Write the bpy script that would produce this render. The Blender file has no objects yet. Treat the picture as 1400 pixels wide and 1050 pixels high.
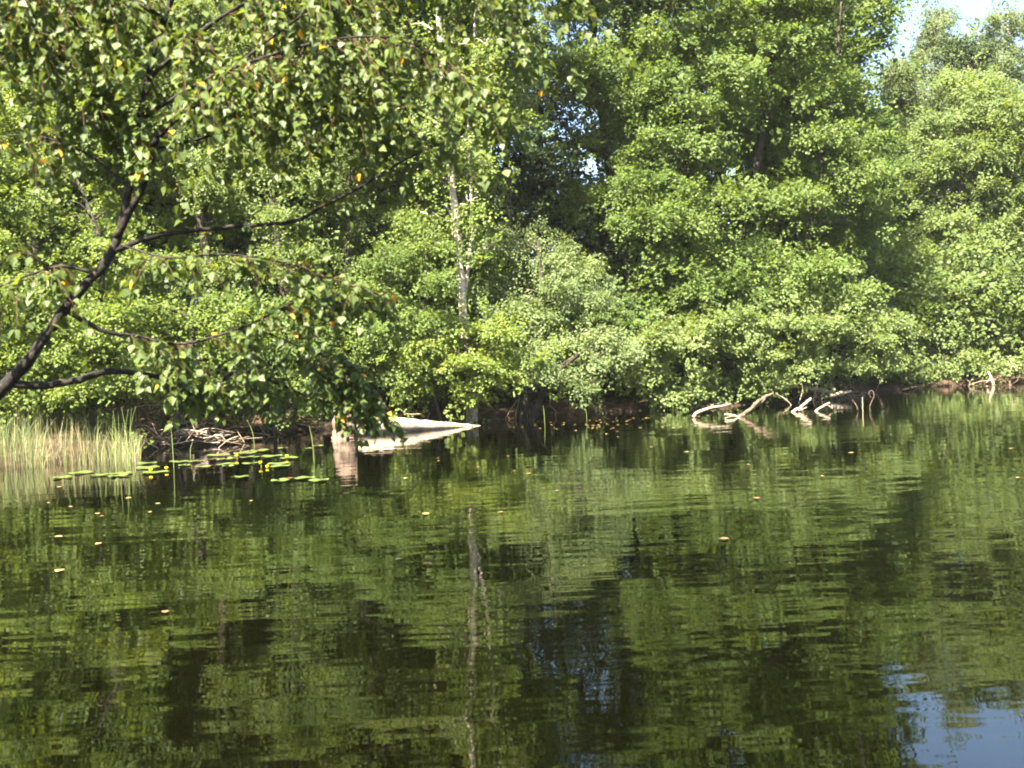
import bpy, math
import numpy as np
from mathutils import Vector, Matrix

SC = bpy.context.scene
COL = SC.collection
# ------------------------------------------------------------------ camera, sky, sun, exposure
F_PX = 1400.0                       # focal length in pixels of the 1400 px wide photograph
CAM_H = 1.29
ROLL = math.radians(2.4)
PITCH = math.atan(26.3 / F_PX)
_f = np.array((0, math.cos(PITCH), -math.sin(PITCH)))
_r0 = np.array((1.0, 0, 0))
_u0 = np.array((0, math.sin(PITCH), math.cos(PITCH)))
_R = math.cos(ROLL) * _r0 - math.sin(ROLL) * _u0
_U = math.sin(ROLL) * _r0 + math.cos(ROLL) * _u0
cam = bpy.data.cameras.new('camera')
cam.lens, cam.sensor_width = 36.0, 36.0
cam.clip_start, cam.clip_end = 0.1, 5000
cam.dof.use_dof = True
cam.dof.focus_distance = 20.0
cam.dof.aperture_fstop = 4.0
cam_o = bpy.data.objects.new('camera', cam)
COL.objects.link(cam_o)
cam_o.matrix_world = Matrix(((_R[0], _U[0], -_f[0], 0), (_R[1], _U[1], -_f[1], 0), (_R[2], _U[2], -_f[2], CAM_H), (0, 0, 0, 1)))
SC.camera = cam_o

SUN_EL, SUN_AZ = math.radians(53), math.radians(208)     # azimuth clockwise from +Y: behind the viewer, to the left
world = bpy.data.worlds.new('World')
SC.world = world
world.use_nodes = True
wt = world.node_tree
wt.nodes.clear()
sky = wt.nodes.new('ShaderNodeTexSky')
sky.sky_type = 'NISHITA'
sky.sun_disc = False
sky.sun_elevation = SUN_EL
sky.sun_rotation = SUN_AZ
sky.air_density = 1.0
sky.dust_density = 1.2
bg = wt.nodes.new('ShaderNodeBackground')
bg.inputs['Strength'].default_value = 0.052
wo = wt.nodes.new('ShaderNodeOutputWorld')
wt.links.new(sky.outputs[0], bg.inputs[0])
wt.links.new(bg.outputs[0], wo.inputs[0])
sl = bpy.data.lights.new('sun', 'SUN')
sl.energy = 5.0
sl.angle = math.radians(0.53)
sl.color = (1.0, 0.93, 0.78)
so = bpy.data.objects.new('sun', sl)
COL.objects.link(so)
_sd = Vector((math.sin(SUN_AZ) * math.cos(SUN_EL), math.cos(SUN_AZ) * math.cos(SUN_EL), math.sin(SUN_EL)))
so.rotation_euler = _sd.to_track_quat('Z', 'Y').to_euler()
SC.view_settings.view_transform = 'Standard'
SC.view_settings.look = 'None'
SC.view_settings.exposure = 3.2
SC.view_settings.gamma = 1.0
SC.cycles.max_bounces = 7
SC.cycles.diffuse_bounces = 4
SC.cycles.glossy_bounces = 3
SC.cycles.transmission_bounces = 5
SC.cycles.caustics_reflective = False
SC.cycles.caustics_refractive = False
SC.cycles.use_denoising = True
SC.cycles.filter_width = 1.9

# ------------------------------------------------------------------ measuring helpers
def at(px, py, Y):
    """The point of the place that photograph pixel (px, py) shows, if it is Y metres away."""
    d = _R * (px - 700) + _U * (525 - py) + _f * F_PX
    return np.array((0, 0, CAM_H)) + d * (Y / d[1])

def wat(px, py):
    """The point of the water surface seen at pixel (px, py)."""
    d = _R * (px - 700) + _U * (525 - py) + _f * F_PX
    return np.array((0, 0, CAM_H)) + d * (-CAM_H / d[2])

def nrm(v):
    return v / (np.linalg.norm(v, axis=-1, keepdims=True) + 1e-9)

# ------------------------------------------------------------------ materials
def new_mat(name):
    m = bpy.data.materials.new(name)
    m.use_nodes = True
    nt = m.node_tree
    nt.nodes.clear()
    return m, nt, nt.nodes.new('ShaderNodeOutputMaterial')

def ramp(nt, src, stops):
    r = nt.nodes.new('ShaderNodeValToRGB')
    els = r.color_ramp.elements
    while len(els) < len(stops):
        els.new(0.5)
    for e, (p, c) in zip(els, stops):
        e.position = p
        e.color = (c[0], c[1], c[2], 1)
    nt.links.new(src, r.inputs[0])
    return r.outputs[0]

def leaf_mat(name, dark, mid, light, yellow=None, trans=0.48, rough=0.55, tboost=1.6, spec=0.22):
    m, nt, out = new_mat(name)
    a = nt.nodes.new('ShaderNodeAttribute')
    a.attribute_name = 'tint'
    stops = [(0.0, dark), (0.45, mid), (0.9, light)]
    if yellow:
        stops = [(0.0, dark), (0.45, mid), (0.93, light), (0.985, yellow)]
    c = ramp(nt, a.outputs['Fac'], stops)
    p = nt.nodes.new('ShaderNodeBsdfPrincipled')
    nt.links.new(c, p.inputs['Base Color'])
    p.inputs['Roughness'].default_value = rough
    p.inputs['Specular IOR Level'].default_value = spec
    mu = nt.nodes.new('ShaderNodeMix')
    mu.data_type = 'RGBA'
    mu.blend_type = 'MULTIPLY'
    mu.inputs['Factor'].default_value = 1
    nt.links.new(c, mu.inputs['A'])
    mu.inputs['B'].default_value = (tboost * 1.15, tboost * 1.05, tboost * 0.5, 1)
    t = nt.nodes.new('ShaderNodeBsdfTranslucent')
    nt.links.new(mu.outputs['Result'], t.inputs['Color'])
    mx = nt.nodes.new('ShaderNodeMixShader')
    mx.inputs[0].default_value = trans
    nt.links.new(p.outputs[0], mx.inputs[1])
    nt.links.new(t.outputs[0], mx.inputs[2])
    nt.links.new(mx.outputs[0], out.inputs[0])
    return m

def wood_mat(name, c1, c2, c3, scale=(6, 6, 2), rough=0.85, bump=0.4, bumpd=0.01):
    m, nt, out = new_mat(name)
    tc = nt.nodes.new('ShaderNodeTexCoord')
    mp = nt.nodes.new('ShaderNodeMapping')
    mp.inputs['Scale'].default_value = scale
    nt.links.new(tc.outputs['Object'], mp.inputs[0])
    n = nt.nodes.new('ShaderNodeTexNoise')
    n.inputs['Scale'].default_value = 1.5
    n.inputs['Detail'].default_value = 6
    n.inputs['Roughness'].default_value = 0.7
    nt.links.new(mp.outputs[0], n.inputs['Vector'])
    c = ramp(nt, n.outputs['Fac'], [(0.33, c1), (0.5, c2), (0.68, c3)])
    p = nt.nodes.new('ShaderNodeBsdfPrincipled')
    p.inputs['Roughness'].default_value = rough
    p.inputs['Specular IOR Level'].default_value = 0.25
    nt.links.new(c, p.inputs['Base Color'])
    b = nt.nodes.new('ShaderNodeBump')
    b.inputs['Strength'].default_value = bump
    b.inputs['Distance'].default_value = bumpd
    nt.links.new(n.outputs['Fac'], b.inputs['Height'])
    nt.links.new(b.outputs[0], p.inputs['Normal'])
    nt.links.new(p.outputs[0], out.inputs[0])
    return m

def plain_mat(name, col, rough=0.6, trans=0.0, spread=0.25, scale=9):
    m, nt, out = new_mat(name)
    tc = nt.nodes.new('ShaderNodeTexCoord')
    n = nt.nodes.new('ShaderNodeTexNoise')
    n.inputs['Scale'].default_value = scale
    n.inputs['Detail'].default_value = 4
    nt.links.new(tc.outputs['Object'], n.inputs['Vector'])
    lo = tuple(v * (1 - spread) for v in col)
    hi = tuple(min(1, v * (1 + spread)) for v in col)
    c = ramp(nt, n.outputs['Fac'], [(0.3, lo), (0.7, hi)])
    p = nt.nodes.new('ShaderNodeBsdfPrincipled')
    p.inputs['Roughness'].default_value = rough
    nt.links.new(c, p.inputs['Base Color'])
    if trans > 0:
        t = nt.nodes.new('ShaderNodeBsdfTranslucent')
        nt.links.new(c, t.inputs['Color'])
        mx = nt.nodes.new('ShaderNodeMixShader')
        mx.inputs[0].default_value = trans
        nt.links.new(p.outputs[0], mx.inputs[1])
        nt.links.new(t.outputs[0], mx.inputs[2])
        nt.links.new(mx.outputs[0], out.inputs[0])
    else:
        nt.links.new(p.outputs[0], out.inputs[0])
    return m

M = {}
M['alder'] = leaf_mat('alder_leaf', (0.054, 0.090, 0.019), (0.091, 0.132, 0.028), (0.128, 0.170, 0.043))
M['alder_pale'] = leaf_mat('pale_alder_leaf', (0.070, 0.103, 0.027), (0.106, 0.146, 0.040), (0.149, 0.189, 0.061))
M['hazel'] = leaf_mat('hazel_leaf', (0.072, 0.104, 0.021), (0.110, 0.156, 0.031), (0.162, 0.198, 0.041))
M['birch_far'] = leaf_mat('far_birch_leaf', (0.068, 0.093, 0.027), (0.102, 0.133, 0.048), (0.134, 0.170, 0.070))
M['willow'] = leaf_mat('willow_leaf', (0.074, 0.106, 0.037), (0.111, 0.149, 0.052), (0.161, 0.201, 0.082))
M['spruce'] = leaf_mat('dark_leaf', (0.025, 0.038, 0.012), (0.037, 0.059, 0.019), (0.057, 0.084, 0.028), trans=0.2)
M['birch_near'] = leaf_mat('near_birch_leaf', (0.043, 0.070, 0.018), (0.072, 0.103, 0.022), (0.112, 0.139, 0.032), (0.45, 0.24, 0.02), trans=0.4, rough=0.5, spec=0.3)
M['birch_bark'] = wood_mat('birch_bark', (0.05, 0.042, 0.035), (0.42, 0.34, 0.28), (0.62, 0.54, 0.46), scale=(5, 5, 9))
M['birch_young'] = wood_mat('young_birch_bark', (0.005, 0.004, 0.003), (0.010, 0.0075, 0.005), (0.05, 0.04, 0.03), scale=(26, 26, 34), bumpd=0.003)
M['twig'] = wood_mat('twig_bark', (0.035, 0.018, 0.010), (0.07, 0.035, 0.02), (0.12, 0.065, 0.04), scale=(30, 30, 30), bumpd=0.001)
M['alder_bark'] = wood_mat('alder_bark', (0.012, 0.009, 0.007), (0.03, 0.023, 0.017), (0.07, 0.055, 0.043), scale=(9, 9, 3))
M['deadwood'] = wood_mat('bleached_deadwood', (0.10, 0.07, 0.045), (0.30, 0.23, 0.16), (0.46, 0.37, 0.27), scale=(10, 10, 10), bumpd=0.006)
M['darkwood'] = wood_mat('wet_deadwood', (0.03, 0.02, 0.013), (0.09, 0.062, 0.04), (0.22, 0.16, 0.11), scale=(9, 9, 9))
M['peeled'] = wood_mat('peeled_log', (0.17, 0.12, 0.08), (0.33, 0.255, 0.175), (0.42, 0.34, 0.25), scale=(3, 12, 12), bumpd=0.01)
M['stump'] = wood_mat('stump_bark', (0.04, 0.025, 0.016), (0.11, 0.075, 0.052), (0.24, 0.17, 0.12), scale=(16, 16, 3))
M['sedge'] = leaf_mat('sedge_blade', (0.09, 0.125, 0.045), (0.15, 0.18, 0.075), (0.34, 0.27, 0.14), trans=0.3, rough=0.5, tboost=1.2)
M['reed'] = plain_mat('reed_stem', (0.19, 0.25, 0.06), 0.5, 0.2)
M['pad'] = plain_mat('lily_pad', (0.085, 0.115, 0.028), 0.32, 0.0, 0.3, 14)
M['petal'] = plain_mat('yellow_petal', (0.80, 0.60, 0.02), 0.45, 0.2, 0.1)
M['fallen'] = plain_mat('fallen_leaf', (0.36, 0.27, 0.09), 0.5, 0.0, 0.35, 40)
M['fallen_brown'] = plain_mat('brown_fallen_leaf', (0.22, 0.12, 0.05), 0.5, 0.0, 0.35, 40)

def water_mat():
    m, nt, out = new_mat('pond_water')
    tc = nt.nodes.new('ShaderNodeTexCoord')
    def wave(scale, detail, stretch, w):
        mp = nt.nodes.new('ShaderNodeMapping')
        mp.inputs['Scale'].default_value = (scale * stretch, scale, scale)
        mp.inputs['Rotation'].default_value = (0, 0, w)
        nt.links.new(tc.outputs['Object'], mp.inputs[0])
        n = nt.nodes.new('ShaderNodeTexNoise')
        n.inputs['Scale'].default_value = 1.0
        n.inputs['Detail'].default_value = detail
        n.inputs['Roughness'].default_value = 0.45
        nt.links.new(mp.outputs[0], n.inputs['Vector'])
        return n.outputs['Fac']
    def math_node(op, a, b):
        n = nt.nodes.new('ShaderNodeMath')
        n.operation = op
        for i, v in enumerate((a, b)):
            if isinstance(v, (int, float)):
                n.inputs[i].default_value = v
            else:
                nt.links.new(v, n.inputs[i])
        return n.outputs[0]
    h = math_node('ADD', math_node('MULTIPLY', wave(1.1, 2, 0.55, 0.12), 1.0), math_node('MULTIPLY', wave(4.6, 2, 0.35, -0.06), 0.36))
    h = math_node('ADD', h, math_node('MULTIPLY', wave(11, 1, 0.6, 0.3), 0.035))
    gust = wave(0.16, 2, 0.4, 0.0)                      # calm and ruffled patches
    gs = math_node('MAXIMUM', math_node('ADD', math_node('MULTIPLY', gust, 2.6), -0.55), 0.28)
    b = nt.nodes.new('ShaderNodeBump')
    b.inputs['Strength'].default_value = 1.0
    b.inputs['Distance'].default_value = 0.0105
    nt.links.new(math_node('MULTIPLY', h, gs), b.inputs['Height'])
    p = nt.nodes.new('ShaderNodeBsdfPrincipled')
    p.inputs['Base Color'].default_value = (0.0011, 0.0012, 0.0003, 1)
    p.inputs['Roughness'].default_value = 0.015
    p.inputs['IOR'].default_value = 1.54
    nt.links.new(b.outputs[0], p.inputs['Normal'])
    nt.links.new(p.outputs[0], out.inputs[0])
    return m

def ground_mat():
    m, nt, out = new_mat('bank_soil')
    tc = nt.nodes.new('ShaderNodeTexCoord')
    n = nt.nodes.new('ShaderNodeTexNoise')
    n.inputs['Scale'].default_value = 3.0
    n.inputs['Detail'].default_value = 8
    n.inputs['Roughness'].default_value = 0.7
    nt.links.new(tc.outputs['Object'], n.inputs['Vector'])
    c = ramp(nt, n.outputs['Fac'], [(0.3, (0.012, 0.008, 0.005)), (0.5, (0.036, 0.023, 0.014)), (0.6, (0.08, 0.05, 0.03)), (0.7, (0.05, 0.055, 0.015))])
    p = nt.nodes.new('ShaderNodeBsdfPrincipled')
    p.inputs['Roughness'].default_value = 0.95
    p.inputs['Specular IOR Level'].default_value = 0.15
    nt.links.new(c, p.inputs['Base Color'])
    b = nt.nodes.new('ShaderNodeBump')
    b.inputs['Distance'].default_value = 0.08
    nt.links.new(n.outputs['Fac'], b.inputs['Height'])
    nt.links.new(b.outputs[0], p.inputs['Normal'])
    nt.links.new(p.outputs[0], out.inputs[0])
    return m
M['water'] = water_mat()
M['ground'] = ground_mat()

# ------------------------------------------------------------------ object helpers
def link_mesh(name, me, mat, parent=None, loc=None):
    o = bpy.data.objects.new(name, me)
    COL.objects.link(o)
    if mat is not None:
        me.materials.append(mat)
    if parent is not None:
        o.parent = parent
    if loc is not None:
        o.location = loc
    return o

def thing(name, label, cat, loc=(0, 0, 0), group=None):
    o = bpy.data.objects.new(name, None)
    COL.objects.link(o)
    o.location = loc
    o.empty_display_size = 0.2
    return tag(o, label, cat, group)

def tag(o, label, cat, group=None):
    o['label'] = label
    o['category'] = cat
    if group:
        o['group'] = group
    return o

def poly_mesh(name, verts, faces_flat, sizes, smooth=False, tint=None):
    me = bpy.data.meshes.new(name)
    verts = np.ascontiguousarray(verts, dtype=np.float32)
    me.vertices.add(len(verts))
    me.vertices.foreach_set('co', verts.ravel())
    me.loops.add(len(faces_flat))
    me.loops.foreach_set('vertex_index', np.ascontiguousarray(faces_flat, dtype=np.int32))
    sizes = np.asarray(sizes, dtype=np.int32)
    me.polygons.add(len(sizes))
    starts = np.concatenate(([0], np.cumsum(sizes)[:-1])).astype(np.int32)
    me.polygons.foreach_set('loop_start', starts)
    if smooth:
        me.polygons.foreach_set('use_smooth', np.ones(len(sizes), dtype=bool))
    if tint is not None:
        a = me.attributes.new('tint', 'FLOAT', 'FACE')
        a.data.foreach_set('value', np.ascontiguousarray(tint, dtype=np.float32))
    me.update(calc_edges=True)
    me.validate()
    return me

class Wood:
    """Collects tapering tubes and becomes one mesh."""
    def __init__(self):
        self.v, self.f, self.n = [], [], 0
    def tube(self, pts, radii, n=7, sub=4, rng=None, wob=0.0):
        pts = np.asarray(pts, float)
        radii = np.asarray(radii, float)
        if len(radii) != len(pts):
            radii = np.interp(np.linspace(0, 1, len(pts)), np.linspace(0, 1, len(radii)), radii)
        if sub > 1 and len(pts) > 2:
            P = np.vstack((2 * pts[0] - pts[1], pts, 2 * pts[-1] - pts[-2]))
            o, r = [], []
            for i in range(len(pts) - 1):
                p0, p1, p2, p3 = P[i:i + 4]
                for t in np.arange(sub) / sub:
                    o.append(0.5 * (2 * p1 + (p2 - p0) * t + (2 * p0 - 5 * p1 + 4 * p2 - p3) * t * t + (3 * p1 - p0 - 3 * p2 + p3) * t ** 3))
                    r.append(radii[i] * (1 - t) + radii[i + 1] * t)
            o.append(pts[-1])
            r.append(radii[-1])
            pts, radii = np.array(o), np.array(r)
        if rng is not None and wob > 0:
            pts = pts + rng.normal(0, 1, pts.shape) * (wob * radii)[:, None]
            radii = radii * rng.uniform(0.88, 1.12, len(radii))
        T = nrm(np.gradient(pts, axis=0))
        ref = np.array((0.31, 0.95, 0.1)) if abs(T[0][2]) > 0.8 else np.array((0, 0, 1.0))
        A = nrm(np.cross(T, ref))
        B = np.cross(T, A)
        ang = np.arange(n) * 2 * math.pi / n
        ring = pts[:, None, :] + radii[:, None, None] * (np.cos(ang)[None, :, None] * A[:, None, :] + np.sin(ang)[None, :, None] * B[:, None, :])
        k = len(pts)
        base = self.n
        self.v.append(ring.reshape(-1, 3))
        for i in range(k - 1):
            for j in range(n):
                a, b = base + i * n + j, base + i * n + (j + 1) % n
                self.f.append((a, b, b + n, a + n))
        self.f.append(tuple(base + j for j in range(n))[::-1])
        self.f.append(tuple(base + (k - 1) * n + j for j in range(n)))
        self.n += k * n
        return pts
    def build(self, name, mat, parent=None, origin=None):
        v = np.vstack(self.v)
        if origin is not None:
            v = v - np.asarray(origin)
        flat = [i for f in self.f for i in f]
        me = poly_mesh(name, v, flat, [len(f) for f in self.f], smooth=True)
        return link_mesh(name, me, mat, parent)

# ------------------------------------------------------------------ foliage
def make_spray(rng, m):
    """A leafy branchlet 1 m long lying along +x: leaf base, direction, normal and relative size for m leaves."""
    t = rng.uniform(0.05, 1.0, m)
    side = rng.choice((-1.0, 1.0), m)
    w = 0.42 * np.sin(np.clip(t, 0, 1) * math.pi * 0.82 + 0.35) * rng.uniform(0.1, 1.0, m)
    p = np.stack((t, side * w, rng.normal(0, 0.07, m) - 0.22 * t * t), 1)
    a = side * rng.uniform(0.3, 1.3, m)
    d = np.stack((np.cos(a), np.sin(a), rng.normal(-0.25, 0.35, m)), 1)
    n = np.stack((rng.normal(0.15, 0.38, m), rng.normal(0, 0.38, m), np.ones(m)), 1)
    return p, nrm(d), nrm(n), rng.uniform(0.45, 1.2, m)

class Crown:
    """Collects leaves (as sprays grown on lobes) and becomes one mesh of small folded leaves."""
    def __init__(self, seed, leaf=0.075, m=34, wide=0.44):
        self.rng = np.random.default_rng(seed)
        self.leaf, self.m, self.wide = leaf, m, wide
        T = [make_spray(self.rng, m) for _ in range(8)]
        self.T = [np.array([q[i] for q in T]) for i in range(4)]
        self.P, self.D, self.N, self.S, self.C = [], [], [], [], []
    def sprays(self, base, d, L, tint, up_w=0.75):
        n = len(base)
        d = nrm(d)
        up = nrm(np.array((0, -0.25, 0.45)) + self.rng.normal(0, 0.45, (n, 3)) + np.array(_sd)[None] * up_w + d * np.array((0.3, 0.3, 0)))
        Y = nrm(np.cross(up, d))
        Z = np.cross(d, Y)
        fr = np.stack((d, Y, Z), 1)                                  # n,3(axis),3
        k = self.rng.integers(0, 8, n)
        p, dd, nn, s = (q[k] for q in self.T)
        self.P.append((base[:, None, :] + np.einsum('nmk,nkc->nmc', p * L[:, None, None], fr)).reshape(-1, 3))
        self.D.append(np.einsum('nmk,nkc->nmc', dd, fr).reshape(-1, 3))
        self.N.append(np.einsum('nmk,nkc->nmc', nn, fr).reshape(-1, 3))
        self.S.append((s * self.leaf).ravel())
        self.C.append(np.clip(tint[:, None] + self.rng.normal(0, 0.16, (n, self.m)), 0, 0.92).ravel())
    def lobe(self, c, r, n, L=0.6, flat=0.7, droop=0.3, tint=0.45, inner=0.35):
        rng = self.rng
        q = nrm(rng.normal(0, 1, (n, 3)))
        ani = rng.uniform(0.72, 1.35, 3) * np.array((1, 1, flat * rng.uniform(0.85, 1.45)))
        q[:, 2] = np.where(q[:, 2] < -0.35, -q[:, 2], q[:, 2])
        rad = r * (inner + (1 - inner) * rng.uniform(0, 1, n) ** 0.6) * rng.uniform(0.7, 1.25, n)
        base = np.asarray(c) + q * rad[:, None] * ani - q * (L * 0.55)
        d = q * np.array((1, 1, 0.35)) + rng.normal(0, 0.35, (n, 3)) - np.array((0, 0, droop))
        self.sprays(base, d, L * rng.uniform(0.6, 1.25, n), np.clip(tint + rng.normal(0, 0.14, n), 0, 1))
    def build(self, name, mat, parent, origin):
        P, D, N, S, C = (np.concatenate(q) for q in (self.P, self.D, self.N, self.S, self.C))
        n = len(P)
        Y = nrm(np.cross(N, D))
        Z = np.cross(D, Y)
        fold = self.rng.uniform(-0.1, 0.22, n)[:, None]
        P = P - np.asarray(origin)
        a = P
        s = S[:, None]
        b = P + D * s * 0.5 + Y * s * self.wide + Z * s * fold
        c1 = P + D * s * 0.97 + Y * s * self.wide * 0.42
        c2 = P + D * s * 0.97 - Y * s * self.wide * 0.42
        e = P + D * s * 0.5 - Y * s * self.wide + Z * s * fold
        v = np.stack((a, b, c1, c2, e), 1).reshape(-1, 3)
        me = poly_mesh(name, v, np.arange(5 * n), np.full(n, 5), tint=C)
        return link_mesh(name, me, mat, parent)

def in_poly(x, y, poly):
    ins = False
    j = len(poly) - 1
    for i in range(len(poly)):
        (xi, yi), (xj, yj) = poly[i], poly[j]
        if (yi > y) != (yj > y) and x < (xj - xi) * (y - yi) / (yj - yi) + xi:
            ins = not ins
        j = i
    return ins

def scatter(rng, poly, n, Yf, rr, voids=(), sep=0.75, tries=60):
    """n lobes (point, radius) inside an outline, spaced apart; Yf(px, py, rng) is their distance."""
    xs, ys = [p[0] for p in poly], [p[1] for p in poly]
    out, scr = [], []
    for _ in range(n * tries):
        x, y = rng.uniform(min(xs), max(xs)), rng.uniform(min(ys), max(ys))
        if not in_poly(x, y, poly):
            continue
        if any(((x - a) / c) ** 2 + ((y - b) / d) ** 2 < 1 for a, b, c, d in voids):
            continue
        Y = Yf(x, y, rng)
        r = rng.uniform(*rr)
        p = at(x, y, Y)
        if any(np.linalg.norm(p - q) < sep * (r + s) * 0.8 for q, s in out):
            continue
        out.append((p, r))
        if len(out) >= n:
            break
    return out

def limb(w, rng, p0, p1, r0, sag=0.25, r1=0.008, n=5):
    p0, p1 = np.asarray(p0, float), np.asarray(p1, float)
    L = np.linalg.norm(p1 - p0)
    t = np.linspace(0, 1, 5)[:, None]
    pts = p0 + (p1 - p0) * t
    pts[:, 2] += (np.sin(t[:, 0] * math.pi)) * L * sag * 0.5
    pts[1:4] += rng.normal(0, 0.05 * L, (3, 3))
    w.tube(pts, np.linspace(r0, r1, 5), n=n, sub=3)

def grow(name, label, cat, stems, lobes, leafmat, barkmat, seed, leaf=0.075, m=34, dens=55, L=0.6, flat=0.72, droop=0.38,
         group=None, tints=(0.25, 0.65), inner=0.35, twigs=3, wide=0.44, fill=5):
    """A tree or shrub: stems (points, radii) in world space, foliage lobes, limbs from the stems to the lobes."""
    rng = np.random.default_rng(seed)
    origin = np.array(stems[0][0][0], float)
    t = thing(name, label, cat, origin, group)
    w = Wood()
    spts = []
    for pts, radii in stems:
        q = w.tube(pts, radii, n=9, sub=5, rng=rng, wob=0.12)
        rr = np.interp(np.linspace(0, 1, len(q)), np.linspace(0, 1, len(radii)), radii)
        spts += [(p, r) for p, r in zip(q[1:], rr[1:])]
    SP = np.array([p for p, r in spts])
    SR = np.array([r for p, r in spts])
    cr = Crown(seed + 7, leaf, m, wide)
    for c, r in lobes:
        d = np.linalg.norm(SP - c, axis=1) + 1.6 * np.maximum(0, SP[:, 2] - c[2] + 0.2)
        i = int(np.argmin(d))
        dist = np.linalg.norm(SP[i] - c)
        if dist > 0.3:
            limb(w, rng, SP[i], c, min(SR[i] * 0.6, 0.016 + 0.009 * dist), sag=rng.uniform(0.05, 0.35))
        for _ in range(twigs):
            q = nrm(rng.normal(0, 1, 3)) * r * np.array((1, 1, 0.6)) * rng.uniform(0.6, 0.95)
            limb(w, rng, c, c + q, 0.013, sag=0.1, r1=0.004, n=4)
        cr.lobe(c, r, max(4, int(dens * r * r)), L, flat, droop, rng.uniform(*tints), inner)
    if fill > 0:                                        # loose sprays between the boughs
        C0 = np.array([c for c, r in lobes])
        R0 = np.array([r for c, r in lobes])
        k = rng.integers(0, len(lobes), int(fill * len(lobes)))
        b = C0[k] + rng.normal(0, 0.75, (len(k), 3)) * R0[k][:, None]
        dd = nrm(b - C0[k]) * np.array((1, 1, 0.4)) + rng.normal(0, 0.4, (len(k), 3)) - np.array((0, 0, droop))
        cr.sprays(b, dd, L * rng.uniform(0.5, 1.4, len(k)), rng.uniform(*tints, len(k)))
    w.build('trunk', M[barkmat], t, origin)
    cr.build('crown', M[leafmat], t, origin)
    return t

def copy_tree(t, loc, rz, sc, label, group=None):
    r = t.copy()
    COL.objects.link(r)
    r.location = loc
    r.rotation_euler = (0, 0, rz)
    r.scale = (sc, sc, sc)
    r['label'] = label
    if group:
        r['group'] = group
    for ch in t.children:
        c = ch.copy()
        COL.objects.link(c)
        c.parent = r
    return r

# ------------------------------------------------------------------ setting: ground and water
BANK = [(-60, 15.5), (-14, 14.5)] + [tuple(wat(x, y)[:2]) for x, y in
        ((0, 640), (130, 628), (210, 612), (330, 600), (420, 590), (500, 582), (660, 577), (740, 568), (900, 561), (1000, 556), (1100, 545), (1240, 531), (1400, 523))] + [(30, 40), (60, 44)]
BX, BY = np.array([b[0] for b in BANK]), np.array([b[1] for b in BANK])
_o = np.argsort(BX)
BX, BY = BX[_o], BY[_o]

def bank_y(x):
    return np.interp(x, BX, BY)

def land(x, y):
    x, y = np.asarray(x, float), np.asarray(y, float)
    wob = 0.25 * np.sin(x * 1.7) + 0.15 * np.sin(x * 4.1 + 1)
    d1 = y - bank_y(x) + wob * 0.15
    d2 = np.where(y < 15, (-0.52 * y - 1.0) - x, -99)
    d3 = 0.9 - y + 0.3 * np.sin(x * 1.3)
    d = np.maximum(np.maximum(d1, d2), np.maximum(d3, x - 58))
    z = np.interp(d, [-4, -1.2, -0.25, 0.15, 0.6, 3, 12, 60, 400], [-1.2, -0.7, -0.15, 0.07, 0.14, 0.4, 1.1, 2.5, 6])
    return z + np.where(d > 0, 0.06 * np.sin(x * 2.3 + y * 1.1) + 0.05 * np.sin(x * 5.3 - y * 3.7), 0)

gx = np.unique(np.concatenate((np.linspace(-900, -40, 14), np.linspace(-40, 45, 511), np.linspace(45, 900, 14))))
gy = np.unique(np.concatenate((np.linspace(-900, -10, 12), np.linspace(-10, 50, 361), np.linspace(50, 1500, 16))))
GX, GY = np.meshgrid(gx, gy)
GZ = land(GX, GY)
nx, ny = len(gx), len(gy)
ii = (np.arange(ny - 1)[:, None] * nx + np.arange(nx - 1)[None]).ravel()
gf = np.stack((ii, ii + 1, ii + nx + 1, ii + nx), 1).ravel()
g = link_mesh('ground', poly_mesh('ground', np.stack((GX, GY, GZ), -1).reshape(-1, 3), gf, np.full(len(ii), 4), smooth=True), M['ground'])
g['kind'] = 'structure'
wv = np.array([(-59, -6, 0), (62, -6, 0), (62, 60, 0), (-59, 60, 0)], float)
wa = link_mesh('water', poly_mesh('water', wv, [0, 1, 2, 3], [4]), M['water'])
wa['kind'] = 'structure'

def gz(p):
    return float(land(p[0], p[1]))

def foot(px, Y, dz=-0.1):
    p = at(px, 560, Y)
    return np.array((p[0], p[1], gz(p) + dz))

# ------------------------------------------------------------------ far bank: the big alder in the middle right
rng = np.random.default_rng(11)
POLY = [(735, -260), (960, -330), (1130, -250), (1205, -120), (1222, 10), (1185, 70), (1180, 150), (1205, 215), (1215, 330), (1170, 420), (1080, 400), (940, 410),
        (850, 350), (800, 270), (772, 190), (735, 40)]
lob = scatter(rng, POLY, 150, lambda x, y, r: 28.8 + (400 - y) / 330 + r.uniform(-1.6, 1.8) - 1.2 * math.cos((x - 980) / 160), (0.55, 1.15),
              voids=((862, 395, 50, 70), (930, 235, 34, 45), (765, 200, 46, 66), (1010, 190, 20, 26), (1060, 320, 50, 26), (960, 330, 60, 18), (880, 150, 40, 22), (1110, 230, 40, 22), (960, 120, 40, 16), (1150, 300, 22, 40), (1000, 40, 50, 18), (880, 20, 45, 20)), sep=0.5)
lob += [(at(x, y, 28.2), r) for x, y, r in ((775, 15, 0.55), (805, 70, 0.5), (762, 80, 0.4), (792, 128, 0.45), (742, 40, 0.45), (748, -40, 0.6), (800, 190, 0.4), (815, 255, 0.45), (775, 285, 0.35))]
b0 = foot(935, 28.6)
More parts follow.
